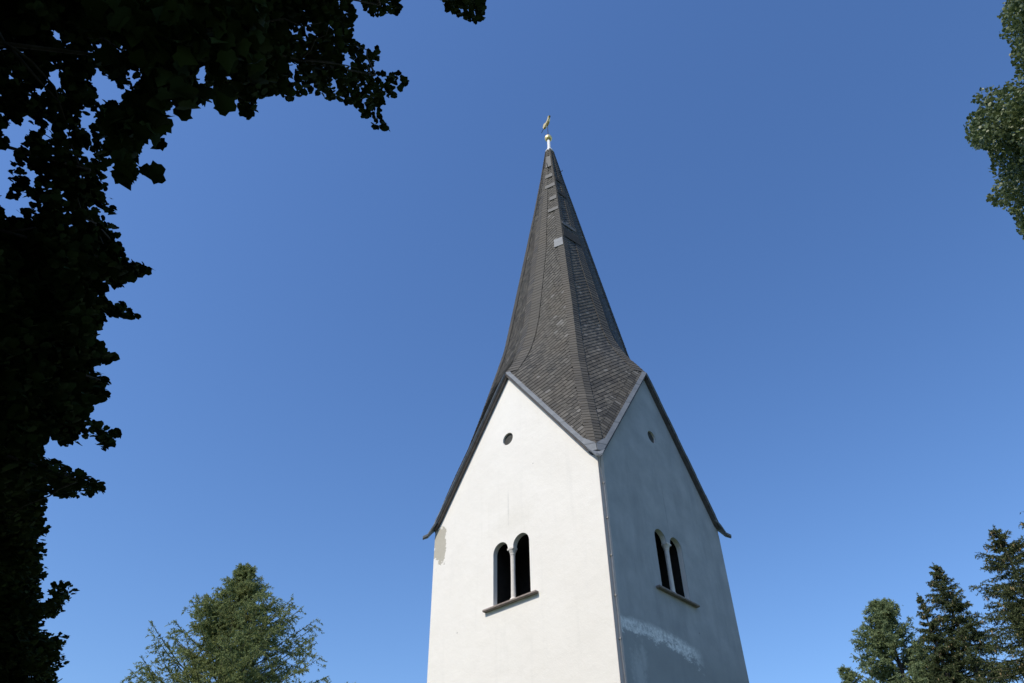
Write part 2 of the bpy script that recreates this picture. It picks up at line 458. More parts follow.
random.seed(5)
def add_slate(vs, fs, f, quad, lo, hi, n=None):
    """quad = 2D corners: lower-left, lower-right, upper-right, upper-left"""
    cp = sum(c[0] for c in quad) / 4; cq = sum(c[1] for c in quad) / 4
    n = f.N(cp, cq)
    P = [f.P(*c) for c in quad]
    j = random.uniform(-0.003, 0.003)
    top = [P[0] + n * (hi + j), P[1] + n * (hi - j), P[2] + n * lo, P[3] + n * lo]
    bot = [P[0] - n * 0.004, P[1] - n * 0.004]
    i = len(vs); vs += top + bot
    fs += [(i, i + 1, i + 2, i + 3), (i + 4, i + 5, i + 1, i), (i + 4, i, i + 3), (i + 5, i + 2, i + 1)]

roof = empty('roof', (0, 0, 0)); roof.parent = tower
BW = 0.34
def build_facet(f):
    # solid underlay
    zz = list(np.arange(ZB, ZAP, 0.2)) + [ZAP] + list(np.arange(ZAP + 0.2, ZT, 0.4)) + [ZT]
    vs = []; ns = 6
    for z in zz:
        for i in range(ns + 1):
            s = i / ns; p = s * f.width(z); q = f.q_of(z)
            vs.append(f.P(p, q) - f.N(p, q) * 0.006)
    fs = [(r * (ns + 1) + i, r * (ns + 1) + i + 1, (r + 1) * (ns + 1) + i + 1, (r + 1) * (ns + 1) + i) for r in range(len(zz) - 1) for i in range(ns)]
    deck = (vs, fs)
    V, F = [], []
    ang = R_(43)
    e1 = np.array([f.right * math.cos(ang), math.sin(ang)]); e2 = np.array([-f.right * math.sin(ang), math.cos(ang)])
    hw_, hh = 0.175, 0.128
    qmax = f.q[-1]
    def region(q):
        z = f.z_of(q); wd = f.width(z)
        if z >= ZAP + 0.15: return 0.6 * BW * min(1, wd / 1.1), wd - BW * min(1, wd / 1.1)
        return 0.6 * BW * min(1.0, wd / 0.9), wd - 0.06
    # rake line in the flattened plane, with an outward-pointing border course along it
    rk = [(f.width(z), f.q_of(z)) for z in np.arange(ZB + 0.3, ZAP + 0.01, 0.05)]
    rk = np.array(rk)
    RBW = 0.62
    def near_rake(p, q):
        d = np.hypot(rk[:, 0] - p, rk[:, 1] - q); return d.min()
    for r in range(-40, 220):
        for c in range(-60, 160):
            ctr = e1 * ((c + 0.5 * (r % 2)) * hw_ + random.uniform(-0.01, 0.01)) + e2 * (r * hh)
            p, q = ctr
            if q < 0.36 or q > qmax - 0.1: continue
            a_, b_ = region(q)
            if b_ - a_ < 0.05 or p < a_ - 0.03 or p > b_ + 0.03: continue
            if f.z_of(q) < ZAP and near_rake(p, q) < RBW - 0.15 and q > 0.5: continue
            g_ = 0.004
            quad = [ctr - e1 * f.right * (hw_ / 2 - g_) - e2 * (hh / 2 + 0.012), ctr + e1 * f.right * (hw_ / 2 - g_) - e2 * (hh / 2 + 0.012),
                    ctr + e1 * f.right * (hw_ / 2 - g_) + e2 * (hh / 2), ctr - e1 * f.right * (hw_ / 2 - g_) + e2 * (hh / 2)]
            out = []
            for (pp, qq) in quad:
                qq = min(max(qq, 0.28), qmax); aa, bb = region(qq); out.append((min(max(pp, aa - 0.01), max(bb, aa) + 0.01), qq))
            add_slate(V, F, f, out, 0.004, 0.018)
    # border along the rake, courses square to it
    seg = np.linalg.norm(np.diff(rk, axis=0), axis=1); cs = np.concatenate([[0], np.cumsum(seg)])
    t = 0.0
    while t < cs[-1] - 0.05:
        a0 = np.array([np.interp(t, cs, rk[:, 0]), np.interp(t, cs, rk[:, 1])])
        a1 = np.array([np.interp(min(t + 0.13, cs[-1]), cs, rk[:, 0]), np.interp(min(t + 0.13, cs[-1]), cs, rk[:, 1])])
        tv = (a1 - a0); tv /= max(np.linalg.norm(tv), 1e-6); nv = np.array([tv[1], -tv[0]])
        if nv[0] > 0: nv = -nv
        nv = nv + tv * 0.25
        for k in range(3):
            m0, m1 = RBW * k / 3, RBW * (k + 1) / 3 - 0.006
            quad = [a0 + nv * m0 - tv * 0.012, a0 + nv * m1 - tv * 0.012, a1 + nv * m1 - tv * 0.004, a1 + nv * m0 - tv * 0.004]
            cc = sum(quad) / 4; aa, bb = region(max(cc[1], 0.02))
            if cc[0] < aa + 0.01 or cc[1] < 0.03: continue
            quad = [(max(p_, region(max(q_, 0.02))[0]), max(q_, 0.02)) for p_, q_ in quad]
            add_slate(V, F, f, quad, 0.005, 0.018)
        t += 0.13
    V1, F1 = [], []
    # ridge borders
    def border(side, qstart, step):
        q = qstart
        while q < qmax - 0.02:
            st = step * random.uniform(0.85, 1.15)
            q1 = min(q + st, qmax)
            for (qa, qb) in ((q, q1),):
                za, zb = f.z_of(qa), f.z_of(qb)
                wa, wb = f.width(za), f.width(zb)
                ba, bb = (BW + 0.02) * min(1, wa / 1.1), (BW + 0.02) * min(1, wb / 1.1)
                if wa / 2 < ba: ba = wa / 2
                if wb / 2 < bb: bb = wb / 2
                if za < ZAP + 0.2 and side == 0:
                    ba = min(BW, wa * 0.8); bb = min(BW, wb * 0.8)
                sk = 0.05 * (1 if side == 0 else -1)
                if side == 0: ba *= 0.62; bb *= 0.62
                if side == 0: quad = [(-0.015, qa), (ba, qa + 0.03), (bb, qb + 0.03), (-0.015, qb)]
                else: quad = [(wa - ba, qa + 0.03), (wa + 0.015, qa), (wb + 0.015, qb), (wb - bb, qb + 0.03)]
                add_slate(V1, F1, f, quad, 0.024, 0.034)
            q = q1
    border(0, 0.28, 0.13)
    border(1, f.q_of(ZAP + 0.05), 0.16)
    return deck, (V, F), (V1, F1)

for sx, sy in ((1, -1), (-1, -1), (1, 1), (-1, 1)):
    for face in ('x', 'y'):
        f = Facet(sx, sy, face)
        deck, A, B = build_facet(f)
        dk = mesh_obj('roof_slope', deck[0], deck[1], M_deck, roof)
        me = mesh_obj('slate_covering', A[0] + [], A[1], M_slate, roof)
        me2 = mesh_obj('ridge_border', B[0], B[1], M_slate_edge, roof)

# ---- lead: flashing along every rake, corner spouts, repair sheets
def strip3(f, pts2, off, mb):
    """closed thin sheet over a 2D quad strip list [(p,q,p,q)...]"""
    vs = []
    for (p0, q0, p1, q1) in pts2:
        n = f.N((p0 + p1) / 2, (q0 + q1) / 2)
        a_, b_ = f.P(p0, q0), f.P(p1, q1)
        vs += [a_ + n * off, b_ + n * off, b_ + n * (off - 0.05), a_ + n * (off - 0.05)]
    fs = []
    for i in range(len(pts2) - 1):
        a_ = i * 4
        for k in range(4): fs.append((a_ + k, a_ + (k + 1) % 4, a_ + 4 + (k + 1) % 4, a_ + 4 + k))
    m = len(pts2) - 1
    fs += [(0, 3, 2, 1), (m * 4, m * 4 + 1, m * 4 + 2, m * 4 + 3)]
    mb.add(vs, fs)

for sx, sy in ((1, -1), (-1, -1), (1, 1), (-1, 1)):
    for face in ('x', 'y'):
        f = Facet(sx, sy, face)
        mb = MB(); z0 = ZB + 0.02; k = 0
        while z0 < ZAP - 0.05:
            z1 = min(z0 + (0.52 if k else 0.26), ZAP + 0.02)
            L = []
            for z in (z0 - 0.01, (z0 + z1) / 2, z1):
                wd = f.width(z); ins = wd + 0.01 if z < 10.74 else min(0.135, wd * 0.8)
                L.append((wd - ins, f.q_of(z), wd + 0.012, f.q_of(z)))
            strip3(f, L, 0.050 + 0.006 * (k % 2) , mb)
            z0 = z1; k += 1
        mb.build('lead_flashing', M_lead, roof)
# rake boards under the slates, one per gable side
for wi, (hw, T) in enumerate(WALLS):
    kk = hw / HA
    for s in (-1, 1):
        for nm, o0, o1, h0, h1, mt in (('verge_board', -0.085, 0.0, 0.01, 0.11, M_verge), ('verge_moulding', -0.115, -0.087, 0.07, 0.15, M_verge)):
            mb = MB()
            pts = [(0.0, APEX), (1.4, APEX - SL * 1.4), (2.76, APEX - SL * 2.76), (2.93, APEX - SL * 2.76 - 0.17)]
            vs = []
            for (u, z) in pts:
                for (o, h) in ((o0, h0), (o1, h0), (o1, h1), (o0, h1)):
                    vs.append(T(s * (u + (0.0 if u == 0 else 0.25 * h * 0)) * kk, o, z + h * (1.0 if u > 0 else 1.05)))
            fs = []
            for i in range(len(pts) - 1):
                a_ = i * 4
                for k in range(4): fs.append((a_ + k, a_ + (k + 1) % 4, a_ + 4 + (k + 1) % 4, a_ + 4 + k))
            m = (len(pts) - 1) * 4; fs += [(m, m + 1, m + 2, m + 3)]
            mb.add(vs, fs)
            # seal: fix winding
            o = mb.build(nm, mt, roof)
            bm = bmesh.new(); bm.from_mesh(o.data); bmesh.ops.recalc_face_normals(bm, faces=bm.faces); bm.to_mesh(o.data); bm.free()
            for v in o.data.vertices: v.co.z += 0
for o in list(COL.objects):     # all tower geometry above was measured from eye level for the roof
    pass
# corner spouts: a folded lead tongue at each corner
for sx, sy in ((1, -1), (-1, -1), (1, 1), (-1, 1)):
    mb = MB()
    d = np.array([sx, sy * KY, 0]) / math.sqrt(2); t = np.array([-sy, sx, 0]) / math.sqrt(2)
    prof = [(3.80, 11.0, 0.14), (3.95, 10.84, 0.18), (4.08, 10.68, 0.24), (4.21, 10.57, 0.24), (4.33, 10.44, 0.17), (4.46, 10.25, 0.09), (4.60, 10.19, 0.065)]
    vs = []
    for r, z, hw_ in prof:
        c = d * r + np.array([0, 0, z])
        vs += [c - t * hw_ + np.array([0, 0, 0.03]), c + np.array([0, 0, 0.05 if r < 4.2 else 0.0]), c + t * hw_ + np.array([0, 0, 0.03]),
               c + t * hw_ * 0.9 - np.array([0, 0, 0.03]), c - np.array([0, 0, 0.06]), c - t * hw_ * 0.9 - np.array([0, 0, 0.03])]
    fs = []
    for i in range(len(prof) - 1):
        a_ = i * 6
        for k in range(6): fs.append((a_ + k, a_ + (k + 1) % 6, a_ + 6 + (k + 1) % 6, a_ + 6 + k))
    fs += [tuple(range(6)), tuple(range((len(prof) - 1) * 6, len(prof) * 6))]
    mb.add(vs, fs); o = mb.build('corner_spout', M_lead, roof)
    bm = bmesh.new(); bm.from_mesh(o.data); bmesh.ops.recalc_face_normals(bm, faces=bm.faces); bm.to_mesh(o.data); bm.free()

# repair sheets on the two slopes that show
def patch(sx, sy, face, z0, z1, s0, s1, mat, off=0.05):
    f = Facet(sx, sy, face); L = []
    for z in (z0, (z0 + z1) / 2, z1):
        wd = f.width(z); L.append((wd * s0, f.q_of(z), wd * s1, f.q_of(z)))
    mb = MB(); strip3(f, L, off, mb); return mb.build('repair_sheet', mat, roof)
patch(1, -1, 'y', 21.25, 21.75, 0.0, 0.34, M_lead, 0.052)
patch(1, -1, 'y', 23.85, 24.05, 0.0, 0.6, M_repair, 0.052)
patch(1, -1, 'y', 24.7, 24.95, 0.02, 0.5, M_repair, 0.052)
patch(1, -1, 'y', 25.75, 26.0, 0.0, 0.9, M_repair, 0.052)
patch(1, -1, 'y', 26.6, 26.85, 0.1, 0.98, M_repair, 0.052)
patch(1, -1, 'y', 27.5, 28.4, 0.1, 0.98, M_repair, 0.052)
patch(1, -1, 'x', 21.9, 22.45, 0.04, 0.97, M_deck, 0.048)
patch(1, -1, 'x', 22.75, 22.95, 0.04, 0.9, M_repair, 0.052)
patch(1, -1, 'x', 25.2, 25.45, 0.04, 0.97, M_deck, 0.048)
patch(1, -1, 'x', 26.3, 26.6, 0.04, 0.97, M_deck, 0.048)

# shift everything measured from the eye (roof meshes) up to ground-based heights
for o in list(roof.children):
    if o.name.startswith('verge'): continue
    o.data.transform(Matrix.Translation((0, 0, ZG)))
# roof hooks near the top
for (r_, z_, az) in ((0.52, 27.45, 25), (0.50, 27.5, -62)):
    mb = MB(); c, s = math.cos(R_(az)), math.sin(R_(az))
    z_ += ZG
    mb.tube([((r_ - 0.2) * c, (r_ - 0.2) * s, z_), (r_ * c, r_ * s, z_), ((r_ + 0.05) * c, (r_ + 0.05) * s, z_ + 0.01), ((r_ + 0.06) * c, (r_ + 0.06) * s, z_ + 0.06)], 0.016, 6)
    mb.build('roof_hook', M_iron, roof)

# ---- finial: white foot and pole, gilded ball, weathervane
fin = empty('finial', (0.05, 0.05, 29.05 + ZG)); fin.parent = tower
z0 = 29.05 + ZG
mb = MB(); mb.lathe([(0.0, z0 - 0.02), (0.19, z0 - 0.02), (0.18, z0 + 0.10), (0.11, z0 + 0.24), (0.08, z0 + 0.36), (0.062, z0 + 1.0), (0.0, z0 + 1.0)], 0.05, 0.05, 14)
mb.build('foot', M_paint, fin, True)
mb = MB(); rb = 0.175; zc = z0 + 1.12
mb.lathe([(rb * math.sin(math.pi * i / 12) + 1e-4, zc - rb * math.cos(math.pi * i / 12)) for i in range(13)], 0.05, 0.05, 20)
mb.build('gilded_ball', M_gold, fin, True)
mb = MB(); mb.tube([(0.05, 0.05, zc), (0.05, 0.05, zc + 1.5)], 0.016, 6); mb.build('rod', M_iron, fin)
va = R_(-24); ca, sa = math.cos(va), math.sin(va)
# bird silhouette in (along, up), gilded sheet of real thickness
bird = [(-0.44, -0.02), (-0.50, 0.24), (-0.38, 0.38), (-0.24, 0.32), (-0.14, 0.20), (0.02, 0.16), (0.14, 0.20), (0.20, 0.30), (0.26, 0.36), (0.31, 0.31),
        (0.40, 0.27), (0.31, 0.23), (0.30, 0.08), (0.22, -0.10), (0.08, -0.20), (-0.10, -0.16), (-0.22, -0.06), (-0.32, -0.03)]
zb = zc + 1.22
bird = [(u * 0.78, v * 0.78) for u, v in bird]
vs = []; nb = len(bird)
for th in (-0.045, 0.045):
    for (u, v) in bird: vs.append((0.05 + u * ca - th * sa, 0.05 + u * sa + th * ca, zb + v))
tr = tessellate_polygon([[Vector((u, v, 0)) for u, v in bird]])
fs = [tuple(t) for t in tr] + [tuple(i + nb for i in t[::-1]) for t in tr] + [(i, (i + 1) % nb, nb + (i + 1) % nb, nb + i) for i in range(nb)]
mb = MB(); mb.add(vs, fs); vane = mb.build('vane', M_gold, fin)
bm = bmesh.new(); bm.from_mesh(vane.data); bmesh.ops.recalc_face_normals(bm, faces=bm.faces); bm.to_mesh(vane.data); bm.free()
mb = MB(); mb.tube([(-0.5 * ca, -0.5 * sa, zb - 0.12), (0.5 * ca, 0.5 * sa, zb - 0.12)], 0.014, 6)
mb.build('vane_bar', M_iron, vane)

# ---- lightning conductor down the near corner
lc = MB(); random.seed(3)
pts = [(HA + 0.2, -HB - 0.15, 10.25 + ZG)]
z = 10.0 + ZG
pts.append((HA + 0.05, -HB + 0.02, z))
while z > 0.2:
    z -= 0.45; pts.append((HA + 0.035, -HB + 0.12 + random.uniform(-0.012, 0.012), z))
lc.tube(pts, 0.011, 6)
cab = lc.build('lightning_conductor', M_cable, tower)
for k in range(11):
    zz_ = 9.6 + ZG - k * 0.95
    mb = MB(); mb.box(HA, HA + 0.06, -HB + 0.10, -HB + 0.14, zz_, zz_ + 0.035); mb.build('clip', M_cable, cab)

# ------------------------------------------------------------------ polygons of the picture outline (angular outline of real crowns)
def inpoly(x, y, poly):
    poly = np.array(poly, float); n = len(poly); c = np.zeros(x.shape, bool); j = n - 1
    for i in range(n):
        xi, yi = poly[i]; xj, yj = poly[j]
        if yi != yj:
            m = ((yi > y) != (yj > y)) & (x < (xj - xi) * (y - yi) / (yj - yi) + xi); c ^= m
        j = i
    return c

rng = np.random.default_rng(11)
def rand_unit(n):
    v = rng.normal(size=(n, 3)); return v / np.linalg.norm(v, axis=1)[:, None]

LEAF_L = np.array([(0, 0.03, 0), (-0.34, -0.04, .05), (-0.56, 0.30, .09), (-0.38, 0.74, .07), (0, 1.06, -0.06)])
LEAF_R = LEAF_L * np.array([-1, 1, 1])
def leaves(P, size, up=0.75, hang=0.3):
    """one folded heart-shaped leaf per point -> verts, pentagon faces"""
    n = len(P); size = np.broadcast_to(size, (n,))
    nrm = rand_unit(n); nrm[:, 2] = np.abs(nrm[:, 2]) + up; nrm /= np.linalg.norm(nrm, axis=1)[:, None]
    t = rand_unit(n); t[:, 2] -= hang; t -= nrm * np.sum(t * nrm, 1)[:, None]; t /= np.linalg.norm(t, axis=1)[:, None]
    s = np.cross(t, nrm)
    tpl = np.concatenate([LEAF_L, LEAF_R[1:4]])      # 8 verts
    V = P[:, None, :] + size[:, None, None] * (tpl[None, :, 0:1] * s[:, None, :] + (tpl[None, :, 1:2] - 0.5) * t[:, None, :] + tpl[None, :, 2:3] * nrm[:, None, :])
    b = (np.arange(n) * 8)[:, None]
    F = np.concatenate([b + np.array([[0, 1, 2, 3, 4]]), b + np.array([[4, 7, 6, 5, 0]])], axis=0)
    return V.reshape(-1, 3), F

POINTY = np.array([(0, 0.02, 0), (-0.28, -0.08, .03), (-0.48, 0.12, .06), (-0.47, 0.30, .05), (-0.60, 0.52, .08), (-0.38, 0.60, .04), (-0.24, 0.84, .02), (0, 1.2, -.12)])
def maple_leaves(P, size):
    n = len(P); size = np.broadcast_to(size, (n,))
    nrm = rand_unit(n); nrm[:, 2] = np.abs(nrm[:, 2]) + 0.35; nrm /= np.linalg.norm(nrm, axis=1)[:, None]
    t = rand_unit(n); t[:, 2] -= 1.1; t -= nrm * np.sum(t * nrm, 1)[:, None]; t /= np.linalg.norm(t, axis=1)[:, None]
    s = np.cross(t, nrm)
    tpl = np.concatenate([POINTY, POINTY[1:7] * np.array([-1, 1, 1])])
    V = P[:, None, :] + size[:, None, None] * (tpl[None, :, 0:1] * s[:, None, :] + (tpl[None, :, 1:2] - 0.5) * t[:, None, :] + tpl[None, :, 2:3] * nrm[:, None, :])
    b = (np.arange(n) * 14)[:, None]
    F = np.concatenate([b + np.array([[0, 1, 2, 3, 4, 5, 6, 7]]), b + np.array([[7, 13, 12, 11, 10, 9, 8, 0]])], axis=0)
    return V.reshape(-1, 3), F

# ------------------------------------------------------------------ the lime tree whose boughs hang over the left and the top
LIME = [(-60, -60), (352, -60), (352, 0), (354, 12), (355, 22), (350, 28), (357, 33), (353, 41), (360, 45), (366, 51), (377, 48), (381, 56), (373, 62), (374, 70), (385, 74), (396, 72), (403, 73),
 (409, 80), (406, 90), (397, 92), (393, 102), (385, 104), (380, 112), (386, 122), (391, 130), (386, 132), (378, 131), (371, 121), (363, 116), (360, 106), (346, 102), (335, 105),
 (322, 98), (312, 93), (300, 96), (290, 101), (283, 98), (270, 93), (262, 97), (255, 96), (256, 108), (248, 119), (243, 113), (238, 103), (228, 97), (224, 104), (215, 95), (207, 92), (200, 90),
 (190, 94), (180, 98), (172, 104), (165, 112), (160, 122), (152, 128), (146, 138), (139, 148), (132, 160), (124, 162), (116, 160), (106, 163), (102, 174), (108, 186), (112, 196), (115, 202), (112, 214), (104, 212),
 (103, 222), (116, 227), (119, 238), (121, 252), (129, 262), (139, 262), (148, 268), (146, 277), (137, 278), (127, 281), (117, 286), (107, 286), (103, 294), (97, 301), (108, 303), (118, 302),
 (125, 305), (134, 316), (125, 321), (112, 316), (103, 320), (99, 329), (94, 335), (96, 342), (100, 345), (108, 351), (116, 358), (111, 362), (102, 361), (95, 368), (103, 375), (112, 382),
 (107, 388), (106, 399), (100, 406), (92, 403), (89, 415), (98, 422), (109, 430), (118, 431), (123, 435), (116, 441), (114, 449), (105, 453), (98, 444), (90, 438), (82, 438), (79, 448), (72, 445),
 (62, 446), (53, 435), (45, 438), (45, 456), (58, 462), (70, 469), (78, 470), (88, 477), (100, 483), (107, 489), (99, 495), (83, 496), (70, 498), (57, 496), (47, 493), (45, 505), (46, 520),
 (49, 528), (42, 538), (45, 548), (46, 562), (47, 572), (42, 582), (42, 600), (49, 598), (48, 590), (55, 581), (62, 579), (71, 585), (77, 590), (71, 598), (67, 607), (58, 616), (45, 620),
 (42, 629), (48, 632), (58, 633), (69, 635), (65, 645), (60, 651), (67, 660), (70, 662), (60, 667), (55, 672), (61, 684), (64, 760), (-60, 760)]
BIT1 = [(360, -60), (402, -60), (401, 12), (396, 17), (388, 13), (380, 17), (369, 15), (363, 7)]
BIT2 = [(438, -60), (478, -60), (485, 17), (481, 22), (472, 22), (462, 16), (450, 12), (443, 5)]
GAPS = [[(48, 23), (68, 34), (61, 42), (51, 40)], [(47, 67), (64, 80), (61, 86), (48, 82)], [(90, 76), (99, 69), (105, 77), (125, 88), (118, 101), (94, 103), (97, 92)],
 [(5, 126), (27, 126), (26, 142), (18, 153), (8, 151)], [(-5, 150), (14, 148), (16, 162), (8, 168), (8, 178), (12, 192), (-5, 194)], [(-5, 196), (12, 198), (31, 203), (29, 211), (8, 211), (-5, 203)],
 [(199, 60), (209, 70), (209, 86), (197, 86), (195, 72)], [(227, 73), (240, 71), (240, 79), (227, 82)], [(77, 115), (92, 113), (93, 130), (86, 128), (78, 122)],
 [(128, 70), (136, 70), (137, 84), (130, 84)], [(28, 122), (40, 124), (38, 133), (28, 132)], [(80, 148), (90, 150), (88, 160), (80, 158)], [(104, 40), (98, 47), (84, 44), (82, 40), (90, 40)], [(20, 196), (30, 198), (28, 206), (20, 204)],
 [(119, 41), (124, 44), (122, 55), (113, 51)], [(296, 24), (310, 27), (306, 33), (297, 31)], [(346, 62), (352, 62), (350, 70), (344, 68)], [(290, 70), (296, 72), (297, 80), (290, 80)], [(24, 170), (34, 172), (30, 180)], [(296, 82), (305, 80), (303, 88)],
 [(60, 130), (70, 128), (66, 138)], [(40, 182), (50, 184), (44, 190)]]
SMALLGAP = []
def smooth_noise(x, y, s, seed):
    r = np.random.default_rng(seed); out = np.zeros(x.shape)
    for k in range(6):
        a_ = r.uniform(0, 2 * math.pi); ph = r.uniform(0, 6.28); fr = r.uniform(0.6, 1.6) / s * 2 * math.pi
        out += np.sin(fr * (x * math.cos(a_) + y * math.sin(a_)) + ph)
    return out / 6
def lime_mask(x, y):
    m = inpoly(x, y, LIME) | inpoly(x, y, BIT1) | inpoly(x, y, BIT2)
    for g_ in GAPS: m &= ~inpoly(x, y, g_)
    return m
def lime_depth(x, y):
    yy = np.clip(y, 0, 683)
    d = np.interp(yy, [0, 150, 300, 420, 480, 520, 600, 683], [8.4, 8.0, 7.8, 8.8, 9.6, 13.0, 15.0, 16.0])
    d = np.where((x > 180) & (y < 200), 8.0 + (x - 180) / 200 * 2.6, d)
    return d
def unproject(x, y, dist):
    d = (x[:, None] - 512) / FPX * CR[None] - (y[:, None] - 341.5) / FPX * CU[None] + CF[None]
    d /= np.linalg.norm(d, axis=1)[:, None]
    return CAM[None] + d * dist[:, None]

lime = empty('lime_tree', (4.2, -21.5, 0))
tag(lime, 'big dark broadleaf tree with rounded leaves overhanging the left side and top of the view', 'tree')
# leaves in view
NX = 110000
x = rng.uniform(-60, 490, NX); y = rng.uniform(-60, 760, NX)
ok = lime_mask(x, y)
thin = np.ones(NX)
zoneA = (x < 135) & (y > 45) & (y < 235); thin[zoneA] = 0.56
zoneB = (x > 285) & (y > 10); thin[zoneB] = 0.6
zoneC = (x > 60) & (y > 340) & (y < 460); thin[zoneC] = 0.7
zoneD = (x > 45) & (y > 570); thin[zoneD] = 0.9
nz = smooth_noise(x, y, 26, 3) * 0.9 + smooth_noise(x, y, 11, 4) * 0.7
thin = thin * np.clip(0.9 + 1.6 * nz, np.where(x > 345, 0.75, 0.12), 1.3)
dep = lime_depth(x, y)
far = dep > 11
thin[far] = thin[far] * 1.6
ok &= rng.uniform(size=NX) < thin * 0.72
x, y, dep = x[ok], y[ok], dep[ok]
dep = dep + np.abs(rng.normal(0, 0.9, len(dep))) + smooth_noise(x, y, 60, 8) * 1.2
xe = [133, 136, 143, 147, 152, 112, 107, 137, 126, 113, 119]; ye = [263, 275, 264, 271, 269, 214, 203, 316, 160, 445, 434]
P = np.concatenate([unproject(x, y, dep), unproject(np.array(xe, float), np.array(ye, float), np.full(len(xe), 8.3))])
x = np.concatenate([x, xe]); y = np.concatenate([y, ye])
V, F = leaves(P, np.where((x < 135) & (y < 235), 0.066, 0.078) * rng.uniform(0.7, 1.25, len(P)))
# deeper, larger-scale backing of the same crown so the interior closes up
NB = 60000
xb = rng.uniform(-70, 360, NB); yb = rng.uniform(-70, 760, NB)
okb = np.ones(NB, bool)
for dx, dy in ((0, 0), (9, 0), (-9, 0), (0, 9), (0, -9), (7, 7), (-7, 7), (7, -7), (-7, -7)):
    okb &= lime_mask(xb + dx, yb + dy)
okb &= rng.uniform(size=NB) < np.where((xb < 135) & (yb > 45) & (yb < 235), 0.2, np.where(xb > 285, 0.18, np.where(yb > 500, 1.0, 0.6)))
xb, yb = xb[okb], yb[okb]
Pb = unproject(xb, yb, lime_depth(xb, yb) + rng.uniform(0.8, 4.0, len(xb)))
V2, F2 = leaves(Pb, 0.0115 * np.linalg.norm(Pb - CAM, axis=1) * rng.uniform(0.8, 1.3, len(Pb)))
# the rest of the crown, out of view: over and behind the viewer's left, where it shades the boughs
NC = 130000
c0 = np.array([4.6, -21.5, 11.0]); rad = np.array([8.2, 8.0, 8.2])
U = rand_unit(NC) * (rng.uniform(0.25, 1, NC) ** 0.45)[:, None]
nzc = smooth_noise(U[:, 0] * 9, U[:, 1] * 9 + U[:, 2] * 7, 3.0, 21)
Q = c0 + U * rad * (1 + 0.13 * nzc)[:, None]
Q[:, 2] = np.maximum(Q[:, 2], 3.0 + rng.uniform(0, 1.5, NC))
px, py = project(Q)
vis = (px > -25) & (px < 1049) & (py > -25) & (py < 708)
inm = np.zeros(NC, bool)
for arrx, arry in ((px, py),):
    a_ = np.nan_to_num(arrx, nan=-9999); b2 = np.nan_to_num(arry, nan=-9999)
    inm = lime_mask(a_, b2) & lime_mask(a_ + 15, b2) & lime_mask(a_ - 15, b2) & lime_mask(a_, b2 + 15) & ~((a_ < 150) & (b2 > 40) & (b2 < 245)) & (a_ < 285)
near = np.linalg.norm(Q - CAM, axis=1) < 4.0
keep = (~vis | (inm & (np.linalg.norm(Q - CAM, axis=1) > 8.5))) & ~near
Q = Q[keep]
V3, F3 = leaves(Q, 0.15 * rng.uniform(0.8, 1.25, len(Q)))
M_lime = leaf_mat('lime_leaf', (0.014, 0.022, 0.008), (0.028, 0.042, 0.013), (0.02, 0.034, 0.010), 0.8, 0.0, 0.04)
Vall = np.concatenate([V, V2, V3]); Fall = np.concatenate([F, F2 + len(V), F3 + len(V) + len(V2)])
np_mesh('crown', Vall, Fall, 5, M_lime, lime)
# larger pointed leaves of the lowest bough
BOUGH = [(95, 0), (262, 0), (262, 40), (255, 70), (240, 84), (228, 84), (226, 96), (222, 104), (214, 90), (206, 88), (205, 97), (190, 104), (185, 112), (178, 106), (170, 92), (168, 112), (162, 128), (160, 146), (155, 144),
         (150, 128), (142, 140), (134, 154), (130, 172), (124, 180), (119, 172), (120, 150), (108, 135), (108, 110), (112, 100), (122, 86), (112, 70), (96, 60), (88, 30)]
n0 = 2200
x = rng.uniform(85, 265, n0); y = rng.uniform(-10, 185, n0)
ok = inpoly(x, y, BOUGH)
for g_ in GAPS: ok &= ~inpoly(x, y, [(gx + (8 if gx > sum(q[0] for q in g_) / len(g_) else -8), gy + (8 if gy > sum(q[1] for q in g_) / len(g_) else -8)) for gx, gy in g_])
x, y = x[ok], y[ok]
xs = np.concatenate([x, [147, 153, 127, 224, 184]]); ys = np.concatenate([y, [170, 173, 176, 103, 112]])
Pm = unproject(xs, ys, np.concatenate([5.6 + rng.uniform(0, 1.1, len(x)), [5.7, 5.7, 5.8, 5.8, 5.8]]))
Vm, Fm = maple_leaves(Pm, 0.125 * rng.uniform(0.7, 1.15, len(Pm)))
np_mesh('low_bough', Vm, Fm, 8, M_lime, lime)
# wood
tw = MB(); random.seed(8)
base = Vector((4.2, -21.5, 0))
tr_pts = [base + Vector((0, 0, -0.1)), base + Vector((0.05, 0, 1.2)), base + Vector((0.1, 0.1, 3)), base + Vector((0.2, 0.15, 6)), base + Vector((0.1, 0.3, 9.5)), base + Vector((0.3, 0.2, 13)), base + Vector((0.2, 0.3, 16.5))]
tw.tube(tr_pts, [0.75, 0.55, 0.48, 0.42, 0.32, 0.20, 0.06], 14)
tw.build('trunk', M_bark, lime, True)
lb = MB()
def limb(a, b, r0, r1, sag=0.6, n=7, mb=lb):
    a, b = Vector(a), Vector(b); pts = []
    for i in range(n + 1):
        t = i / n; p = a.lerp(b, t); p.z += sag * math.sin(math.pi * t) ; 
        p += Vector((random.uniform(-1, 1), random.uniform(-1, 1), random.uniform(-1, 1))) * 0.06 * (1 if 0 < i < n else 0)
        pts.append(p)
    mb.tube(pts, [r0 + (r1 - r0) * (i / n) for i in range(n + 1)], 7); return pts
def U1(x_, y_, d_): return Vector(unproject(np.array([float(x_)]), np.array([float(y_)]), np.array([float(d_)]))[0])
